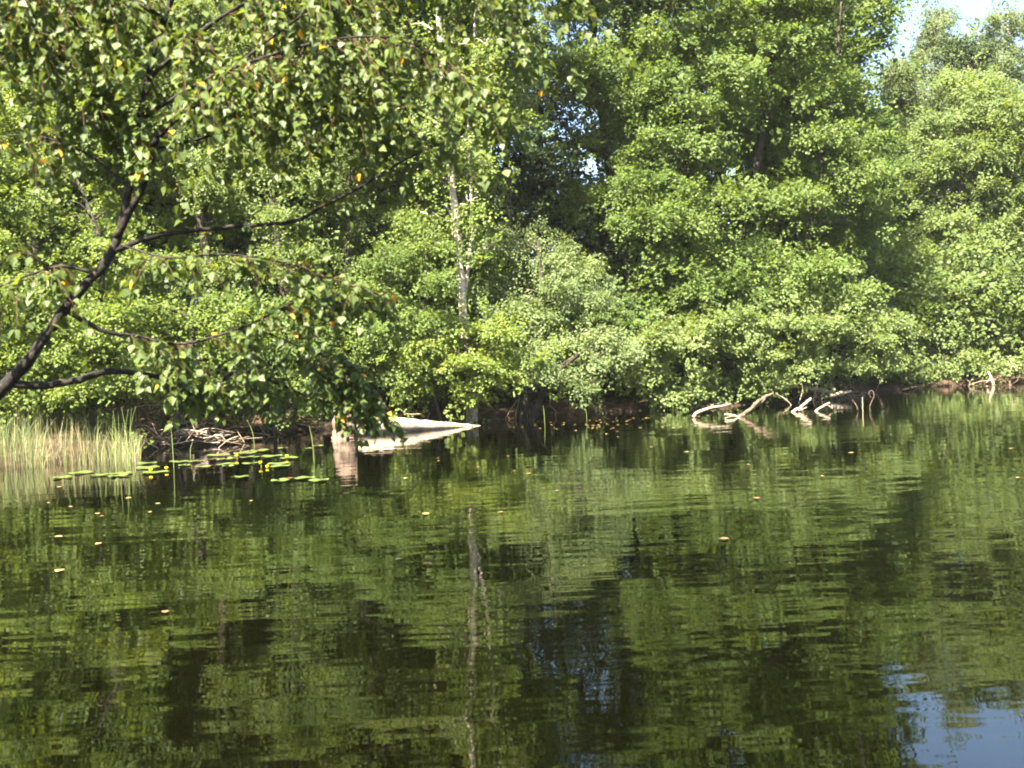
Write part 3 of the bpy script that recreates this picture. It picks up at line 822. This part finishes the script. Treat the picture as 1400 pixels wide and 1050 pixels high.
# ------------------------------------------------------------------ sedge and reeds at the left edge
rng = np.random.default_rng(501)
def blades(n, xs, ys, hs, lean, wid, seedtint):
    v, tint = [], []
    for i in range(n):
        px, py = rng.uniform(*xs), rng.uniform(*ys)
        b = wat(px, py)
        b[2] = max(0.0, gz(b)) - 0.02
        h = rng.uniform(*hs)
        a = rng.uniform(0, 6.28)
        ln = abs(rng.normal(0, lean)) * h
        wv = np.array((math.cos(a + 1.57), math.sin(a + 1.57), 0)) * wid * rng.uniform(0.6, 1.3)
        dr = np.array((math.cos(a), math.sin(a), 0))
        c = []
        for t, ww in ((0, 1), (0.35, 0.9), (0.7, 0.6), (1.0, 0.06)):
            q = b + dr * ln * t * t + np.array((0, 0, h * t * (1 - 0.12 * lean * t)))
            c += [q - wv * ww, q + wv * ww]
        v.append(np.array(c))
        tint.append(np.clip(rng.normal(*seedtint), 0, 1))
    return v, tint
def blade_obj(name, v, tint):
    V = np.array(v).reshape(-1, 3)
    n = len(v)
    lp_ = np.array([0, 1, 3, 2, 2, 3, 5, 4, 4, 5, 7, 6])
    flat = (np.arange(n)[:, None] * 8 + lp_[None]).ravel()
    return link_mesh(name, poly_mesh(name, V, flat, np.full(n * 3, 4), tint=np.repeat(np.array(tint), 3)), M['sedge'])
v1, t1 = blades(2300, (-90, 60), (608, 641), (0.25, 0.75), 0.36, 0.0035, (0.42, 0.3))
v2, t2 = blades(1300, (40, 192), (606, 637), (0.15, 0.58), 0.42, 0.003, (0.55, 0.3))
sg = blade_obj('sedge', v1 + v2, t1 + t2)
sg['kind'] = 'stuff'
GR = 'tall reed stems at the end of the sedge bed'
def reed(p, h, lean, label, group=None, r=0.006):
    w = Wood()
    p = np.asarray(p, float)
    w.tube([(0, 0, -0.25), (lean * 0.2, 0, h * 0.4), (lean * 0.55, 0.02, h * 0.75), (lean, 0.03, h)], [r, r * 0.9, r * 0.7, r * 0.25], n=6, sub=3)
    o = w.build('reed', M['reed'])
    o.location = p
    return tag(o, label, 'reed', group)
for i in range(26):
    reed(wat(rng.choice([rng.normal(172, 10), rng.uniform(90, 190)]), rng.uniform(622, 638)), rng.uniform(0.35, 0.9), rng.normal(0, 0.09), 'tall straight green reed stem standing at the right end of the sedge bed', GR, 0.0042)
for x, y, h, ln, lab in ((349, 611, 0.62, -0.14, 'thin bent reed standing in the dark water beside the brushwood'), (430, 632, 0.66, -0.06, 'slim green reed rising among the lily pads nearest the covered stump'),
                         (238, 640, 0.75, -0.03, 'single upright reed left of the first yellow lily flowers'), (260, 626, 0.35, 0.05, 'short broad reed blade in front of the brushwood heap'),
                         (622, 579, 0.45, -0.15, 'arching reed behind the thin end of the bleached log'), (648, 581, 0.4, -0.02, 'straight reed at the tip of the bleached log'),
                         (722, 572, 0.45, -0.10, 'leaning reed at the willow roots'), (745, 580, 0.5, -0.02, 'pale upright reed in open water under the willow'),
                         (803, 575, 0.62, -0.09, 'tall green reed alone in the dark water below the willow boughs')):
    reed(wat(x, y), h * 0.8, ln, lab, r=0.0048)

# ------------------------------------------------------------------ yellow water lilies
def lily_pad(p, dia, rz, tilt):
    k = 22
    v = [(0, 0, 0.006)]
    for ring, rr in ((0, 0.55), (1, 1.0)):
        for i in range(k):
            a = 0.22 + (2 * math.pi - 0.44) * i / (k - 1)
            q = rr * (1 + 0.05 * math.sin(3 * a + rz))
            v.append((math.cos(a) * q * dia / 2 * 1.15, math.sin(a) * q * dia / 2, 0.008 + 0.012 * ring * math.sin(2.0 * a + rz * 3) ** 2))
    f = [(0, 1 + i, 2 + i) for i in range(k - 1)] + [(1 + i, 1 + k + i, 2 + k + i, 2 + i) for i in range(k - 1)]
    me = poly_mesh('lily_pad', v, [i for q in f for i in q], [len(q) for q in f], smooth=True)
    o = link_mesh('lily_pad', me, M['pad'])
    o.location = (p[0], p[1], 0.004)
    o.rotation_euler = (tilt[0], tilt[1], rz)
    return tag(o, 'flat oval lily pad floating among the yellow water lilies', 'lily pad', 'lily pads floating off the left bank')
PADS = [(70, 505, 150), (60, 520, 130), (230, 440, 120), (240, 468, 140), (290, 498, 160), (440, 430, 120), (480, 452, 80), (540, 428, 110), (600, 462, 110), (690, 388, 140), (740, 412, 120),
        (750, 445, 130), (760, 458, 90), (870, 372, 160), (960, 357, 130), (900, 400, 130), (890, 442, 100), (1030, 395, 130), (1150, 405, 120), (1100, 343, 70), (1270, 345, 50), (1335, 328, 80),
        (1080, 443, 150), (1080, 459, 140), (1090, 550, 130), (1240, 535, 140), (1330, 550, 130), (830, 528, 110), (-60, 515, 120), (-180, 500, 140), (-300, 530, 120)]
for x, y, wd in PADS:
    px, py = 150 + x / 4.667, 540 + y / 4.667
    p = wat(px, py)
    lily_pad(p, 0.92 * min(0.42, wd / 4.667 / F_PX * np.linalg.norm(p)), rng.uniform(0, 6.28), (rng.normal(0, 0.012), rng.normal(0, 0.012)))
def lily_flower(x, y, up, label):
    px, py = 150 + x / 4.667, 540 + y / 4.667
    p = wat(px, py + up)
    t = thing('water_lily', label, 'flower', (p[0], p[1], 0.0), 'yellow water lily flowers')
    h = up / F_PX * p[1]
    w = Wood()
    w.tube([(0.02, 0, -0.2), (0.01, 0, h * 0.4), (0, 0, h)], [0.006, 0.005, 0.005], n=6, sub=2)
    w.build('stalk', M['reed'], t)
    v, f = [], []
    for k in range(6):
        a = k * math.pi / 3
        b = len(v)
        for s, r, z in ((0, 0.006, -0.018), (0.5, 0.026, -0.006), (0.42, 0.034, 0.016), (0.2, 0.026, 0.030), (-0.2, 0.026, 0.030), (-0.42, 0.034, 0.016), (-0.5, 0.026, -0.006)):
            v.append((math.cos(a + s) * r * 0.75, math.sin(a + s) * r * 0.75, h + z * 0.75))
        f.append(tuple(range(b, b + 7)))
    me = poly_mesh('petals', v, [i for q in f for i in q], [7] * len(f))
    link_mesh('petals', me, M['petal'], t)
    w = Wood()
    w.tube([(0, 0, h - 0.02), (0, 0, h + 0.008), (0, 0, h + 0.014)], [0.008, 0.014, 0.006], n=8, sub=2)
    w.build('pistil', M['petal'], t)
for x, y, up, lab in ((262, 478, 4.5, 'yellow water lily bloom nearest the reeds'), (362, 467, 4, 'yellow water lily bloom between the reeds and the brushwood'), (810, 387, 4.5, 'yellow water lily bloom just below the brushwood log'),
                      (962, 432, 5.5, 'yellow water lily bloom standing tall in the middle of the pads'), (1130, 390, 3.5, 'yellow water lily bloom closest to the covered stump'), (1005, 457, 2, 'small yellow water lily bud resting on a pad edge')):
    lily_flower(x, y, up, lab)

# ------------------------------------------------------------------ fallen leaves afloat
def float_leaf(p, size, rz, mat, label, group):
    v, f = [], []
    pts = [(0, 0), (0.2, 0.34), (0.45, 0.4), (0.75, 0.2), (1, 0), (0.75, -0.2), (0.45, -0.4), (0.2, -0.34)]
    v = [((a - 0.5) * size, b * size, 0.006 + 0.12 * size * abs(b)) for a, b in pts]
    me = poly_mesh('floating_leaf', v, [0, 1, 2, 3, 4, 0, 4, 5, 6, 7], [5, 5])
    o = link_mesh('floating_leaf', me, M[mat])
    o.location = (p[0], p[1], 0.002)
    o.rotation_euler = (0, 0, rz)
    tag(o, label, 'leaf', group)
for i in range(85):
    px, py = rng.normal(850, 75), 566 + abs(rng.normal(0, 9)) + (850 - 850) * 0.04
    py -= (px - 850) * 0.035
    if not 690 < px < 1010:
        continue
    float_leaf(wat(px, py + 6), rng.uniform(0.05, 0.085), rng.uniform(0, 6.28), 'fallen' if rng.uniform() < 0.65 else 'fallen_brown', 'small yellow or brown leaf afloat on the dark water beneath the overhanging boughs', 'leaves afloat under the alder boughs')
for i in range(38):
    px = rng.uniform(20, 1395)
    py = 690 - px * 0.075 + rng.exponential(42) - 20
    if py > 860 or wat(px, py)[1] > float(bank_y(wat(px, py)[0])) - 0.8:
        continue
    float_leaf(wat(px, py), rng.uniform(0.04, 0.085), rng.uniform(0, 6.28), 'fallen' if rng.uniform() < 0.6 else 'fallen_brown', 'stray fallen leaf drifting on the open green water', 'leaves drifting on the open water')

# ------------------------------------------------------------------ driftwood, log and stump
def stick_px(name, runs, label, cat, mat='deadwood', group=None, n=8, seed=1, wob=0.2):
    r = np.random.default_rng(seed)
    w = Wood()
    o0 = None
    for pts, rad in runs:
        p = px3(pts)
        if o0 is None:
            o0 = p[0].copy()
        w.tube(p, rad, n=n, sub=6, rng=r, wob=wob)
    o = w.build(name, M[mat], None, o0)
    o.location = o0
    return tag(o, label, cat, group)
def Z5(x, y, Y):
    return (900 + x / 4.375, 500 + y / 4.375, Y)
YA = wat(948, 571)[1]
stick_px('driftwood', [([Z5(205, 330, YA), Z5(212, 303, YA), Z5(245, 277, YA), Z5(315, 253, YA + 0.1), Z5(430, 229, YA + 0.3)], [0.034, 0.036, 0.035, 0.029, 0.019]),
                       ([Z5(300, 258, YA + 0.1), Z5(318, 240, YA + 0.1), Z5(330, 232, YA + 0.1)], [0.012, 0.009, 0.005])], 'bleached hooked branch rising from the water, leftmost of the driftwood', 'driftwood', seed=3)
YB = wat(1008, 570)[1]
stick_px('driftwood', [([Z5(470, 318, YB), Z5(540, 268, YB + 0.1), Z5(598, 215, YB + 0.2), Z5(642, 186, YB + 0.3), Z5(690, 166, YB + 0.4)], [0.045, 0.042, 0.04, 0.036, 0.024]),
                       ([Z5(560, 262, YB + 0.15), Z5(610, 226, YB + 0.25), Z5(640, 200, YB + 0.2)], [0.03, 0.026, 0.015])], 'dark slanting branch leaning up out of the water with a pale broken tip', 'driftwood', 'darkwood', seed=5)
YC = wat(995, 571)[1]
stick_px('driftwood', [([Z5(485, 312, YC), Z5(440, 296, YC), Z5(395, 290, YC)], [0.03, 0.028, 0.018]), ([Z5(450, 300, YC), Z5(420, 308, YC - 0.2), Z5(400, 314, YC - 0.3)], [0.018, 0.014, 0.01])],
         'short pale stub lying at the foot of the dark slanting branch', 'driftwood', seed=7)
YD = wat(1085, 563)[1]
stick_px('driftwood', [([Z5(790, 290, YD), Z5(815, 272, YD), Z5(868, 236, YD), Z5(912, 197, YD + 0.2)], [0.034, 0.034, 0.034, 0.026]), ([Z5(836, 268, YD), Z5(862, 262, YD - 0.1), Z5(886, 250, YD - 0.2)], [0.024, 0.018, 0.01])],
         'pale forked branch poking from the water left of the twin snags', 'driftwood', seed=9)
YE = wat(1116, 562)[1]
stick_px('driftwood', [([Z5(935, 284, YE), Z5(950, 266, YE), Z5(1000, 234, YE), Z5(1026, 222, YE)], [0.026, 0.026, 0.024, 0.018]), ([Z5(1000, 235, YE), Z5(1020, 240, YE), Z5(1045, 258, YE)], [0.014, 0.011, 0.007])],
         'small pale angled snag in the water below the bank log', 'driftwood', seed=11)
YF = float(wat(1140, 546)[1])
stick_px('bank_log', [([Z5(870, 128, YF), Z5(930, 140, YF), Z5(1000, 150, YF), Z5(1040, 160, YF + 0.1)], [0.05, 0.06, 0.055, 0.03])], 'weathered log lying on the bank under the alder boughs', 'log', seed=13)
stick_px('bank_log', [([Z5(1030, 182, YF - 0.6), Z5(1080, 168, YF - 0.4), Z5(1150, 152, YF - 0.3)], [0.05, 0.055, 0.03])], 'pale log touching the waterline at the right of the bank driftwood', 'log', seed=15)
YG = wat(1180, 562)[1]
for j, (runs, lab) in enumerate((([([Z5(1228, 290, YG), Z5(1222, 250, YG), Z5(1222, 188, YG)], [0.011, 0.010, 0.006])], 'thin upright dead twig standing in water right of the snags'),
                                 ([([Z5(1270, 280, YG), Z5(1266, 240, YG), Z5(1290, 180, YG), Z5(1278, 148, YG), Z5(1258, 165, YG), Z5(1275, 195, YG)], [0.009, 0.008, 0.006, 0.004])], 'curled dead twig looping above the water'),
                                 ([([Z5(1195, 265, YG), Z5(1180, 230, YG), Z5(1158, 205, YG)], [0.012, 0.01, 0.006])], 'short slanted dead twig left of the thin upright one'))):
    stick_px('dead_twig', runs, lab, 'twig', 'darkwood' if j else 'deadwood', n=6, seed=20 + j)
def Z6(x, y, Y):
    return (1180 + x / 6.364, 440 + y / 6.364, Y)
YH = wat(1358, 527)[1]
stick_px('broken_stub', [([Z6(1145, 575, YH), Z6(1132, 535, YH), Z6(1110, 480, YH), Z6(1088, 432, YH)], [0.05, 0.05, 0.042, 0.03]), ([Z6(1075, 528, YH), Z6(1090, 508, YH), Z6(1108, 480, YH)], [0.015, 0.015, 0.014])],
         'pale leaning broken stub at the waterline near the right edge', 'stub', seed=31)
stick_px('broken_stub', [([Z6(1285, 580, YH), Z6(1275, 530, YH), Z6(1285, 450, YH), Z6(1300, 360, YH + 0.2)], [0.035, 0.034, 0.03, 0.022])], 'thin grey upright snag beside the pale leaning stub', 'stub', 'darkwood', seed=33)
YL = wat(520, 592)[1]
stick_px('fallen_log', [([(462, 588, YL - 0.3), (500, 583, YL - 0.1), (540, 581, YL + 0.1), (590, 582, YL + 0.5), (640, 583, YL + 1.0), (664, 584, YL + 1.2)], [0.10, 0.17, 0.17, 0.105, 0.05, 0.02])],
         'bleached barkless log tapering into the water below the shrubs', 'log', 'peeled', n=14, seed=41, wob=0.05)
stick_px('dead_twig', [([(575, 566, YL + 0.7), (556, 566, YL + 0.5), (548, 560, YL + 0.4)], [0.014, 0.012, 0.006])], 'pale crooked twig lying behind the bleached log', 'twig', n=6, seed=43)
YS = wat(468, 600)[1]
stick_px('broken_stump', [([(473, 614, YS), (472, 596, YS), (471, 575, YS), (470, 562, YS), (468, 553, YS)], [0.25, 0.235, 0.225, 0.21, 0.12]), ([(482, 566, YS - 0.02), (483, 552, YS - 0.02), (484, 543, YS)], [0.06, 0.04, 0.012])],
         'broad brown broken stump in the water behind the hanging birch leaves', 'stump', 'stump', n=18, seed=45, wob=0.06)
# thin saplings on the left bank
Y1 = wat(290, 596)[1] + 0.6
stick_px('sapling', [([(289, 592, Y1), (291, 575, Y1), (297, 555, Y1), (301, 530, Y1), (303, 490, Y1 + 0.2)], [0.055, 0.05, 0.045, 0.042, 0.035])], 'slim white birch sapling leaning over the brushwood heap', 'sapling', 'birch_bark', seed=47)
stick_px('sapling', [([(329, 598, Y1), (326, 580, Y1), (318, 562, Y1), (314, 530, Y1), (312, 495, Y1 + 0.2)], [0.022, 0.02, 0.018, 0.018, 0.014])], 'very thin brown sapling right of the white one', 'sapling', 'darkwood', seed=48)
stick_px('sapling', [([(402, 580, Y1 + 2), (405, 550, Y1 + 2), (410, 515, Y1 + 2), (412, 470, Y1 + 2)], [0.035, 0.032, 0.03, 0.02])], 'grey sapling trunk in shade under the leaning limb tip', 'sapling', 'stump', seed=49)

# ------------------------------------------------------------------ brushwood heap on the left bank
rng = np.random.default_rng(601)
GK = 'sticks of the brushwood heap'
for i in range(110):
    px, py = rng.normal(268, 36), rng.uniform(588, 614)
    b = wat(px, min(py, 612))
    L = rng.uniform(0.25, 0.75)
    a = rng.normal(0, 0.6) + (math.pi if rng.uniform() < 0.5 else 0)
    e = rng.normal(0.15, 0.35)
    d = np.array((math.cos(a) * math.cos(e), math.sin(a) * math.cos(e) * 0.5, math.sin(e)))
    w = Wood()
    c = rng.normal(0, 0.04, 3)
    w.tube([-d * L / 2, c, d * L / 2], [0.011, 0.009, 0.004], n=6, sub=3)
    o = w.build('dead_stick', M['deadwood' if rng.uniform() < 0.55 else 'darkwood'])
    o.location = (b[0], b[1] - rng.uniform(-0.2, 0.4), max(0.02, gz(b)) + rng.uniform(0.05, 0.42) * math.exp(-((px - 280) / 40) ** 2) + 0.02)
    tag(o, 'bleached dead stick in the brushwood heap on the left bank', 'stick', GK)
for i in range(130):
    px = rng.choice([rng.uniform(190, 260), rng.uniform(340, 470), rng.uniform(540, 760), rng.normal(1125, 30), rng.normal(1125, 30), rng.normal(1125, 30), rng.uniform(1230, 1400)])
    x0 = at(px, 560, 20)[0] / 20
    Y = 16.0
    for _ in range(40):
        if Y < bank_y(x0 * Y):
            Y += 0.5
    b = np.array((x0 * Y, Y - (rng.uniform(0, 0.7) if px < 1000 else rng.uniform(0.3, 1.8)), 0.0))
    w = Wood()
    L = rng.uniform(0.3, 0.9)
    d = nrm(np.array((rng.normal(0, 0.7), -abs(rng.normal(0, 0.5)), rng.normal(0.1, 0.7))))
    w.tube([-d * L * 0.5, rng.normal(0, 0.05, 3), d * L / 2, d * L * 0.7 + rng.normal(0, 0.06, 3)], [0.012, 0.01, 0.006, 0.003], n=5, sub=3)
    o = w.build('dead_stick', M['darkwood' if rng.uniform() < 0.6 else 'deadwood'])
    o.location = (b[0], b[1], max(0.03, gz(b)) + abs(d[2]) * L * 0.4)
    tag(o, 'loose dead stick or bare root along the muddy water edge', 'stick', 'loose sticks along the water edge')


# ------------------------------------------------------------------ summer air
hv = np.array([(x, y, z) for z in (-2.8, 24.6) for y in (-920.0, 1520.0) for x in (-920.0, 920.0)])
hz = link_mesh('haze', poly_mesh('haze', hv, [0, 2, 3, 1, 4, 5, 7, 6, 0, 1, 5, 4, 2, 6, 7, 3, 0, 4, 6, 2, 1, 3, 7, 5], [4] * 6), None)
hm, hnt, hout = new_mat('summer_haze')
hp = hnt.nodes.new('ShaderNodeVolumePrincipled')
hp.inputs['Color'].default_value = (0.95, 0.97, 0.9, 1)
hp.inputs['Density'].default_value = 0.0002
hp.inputs['Anisotropy'].default_value = 0.0
hnt.links.new(hp.outputs[0], hout.inputs['Volume'])
hz.data.materials.append(hm)
hz['kind'] = 'stuff'
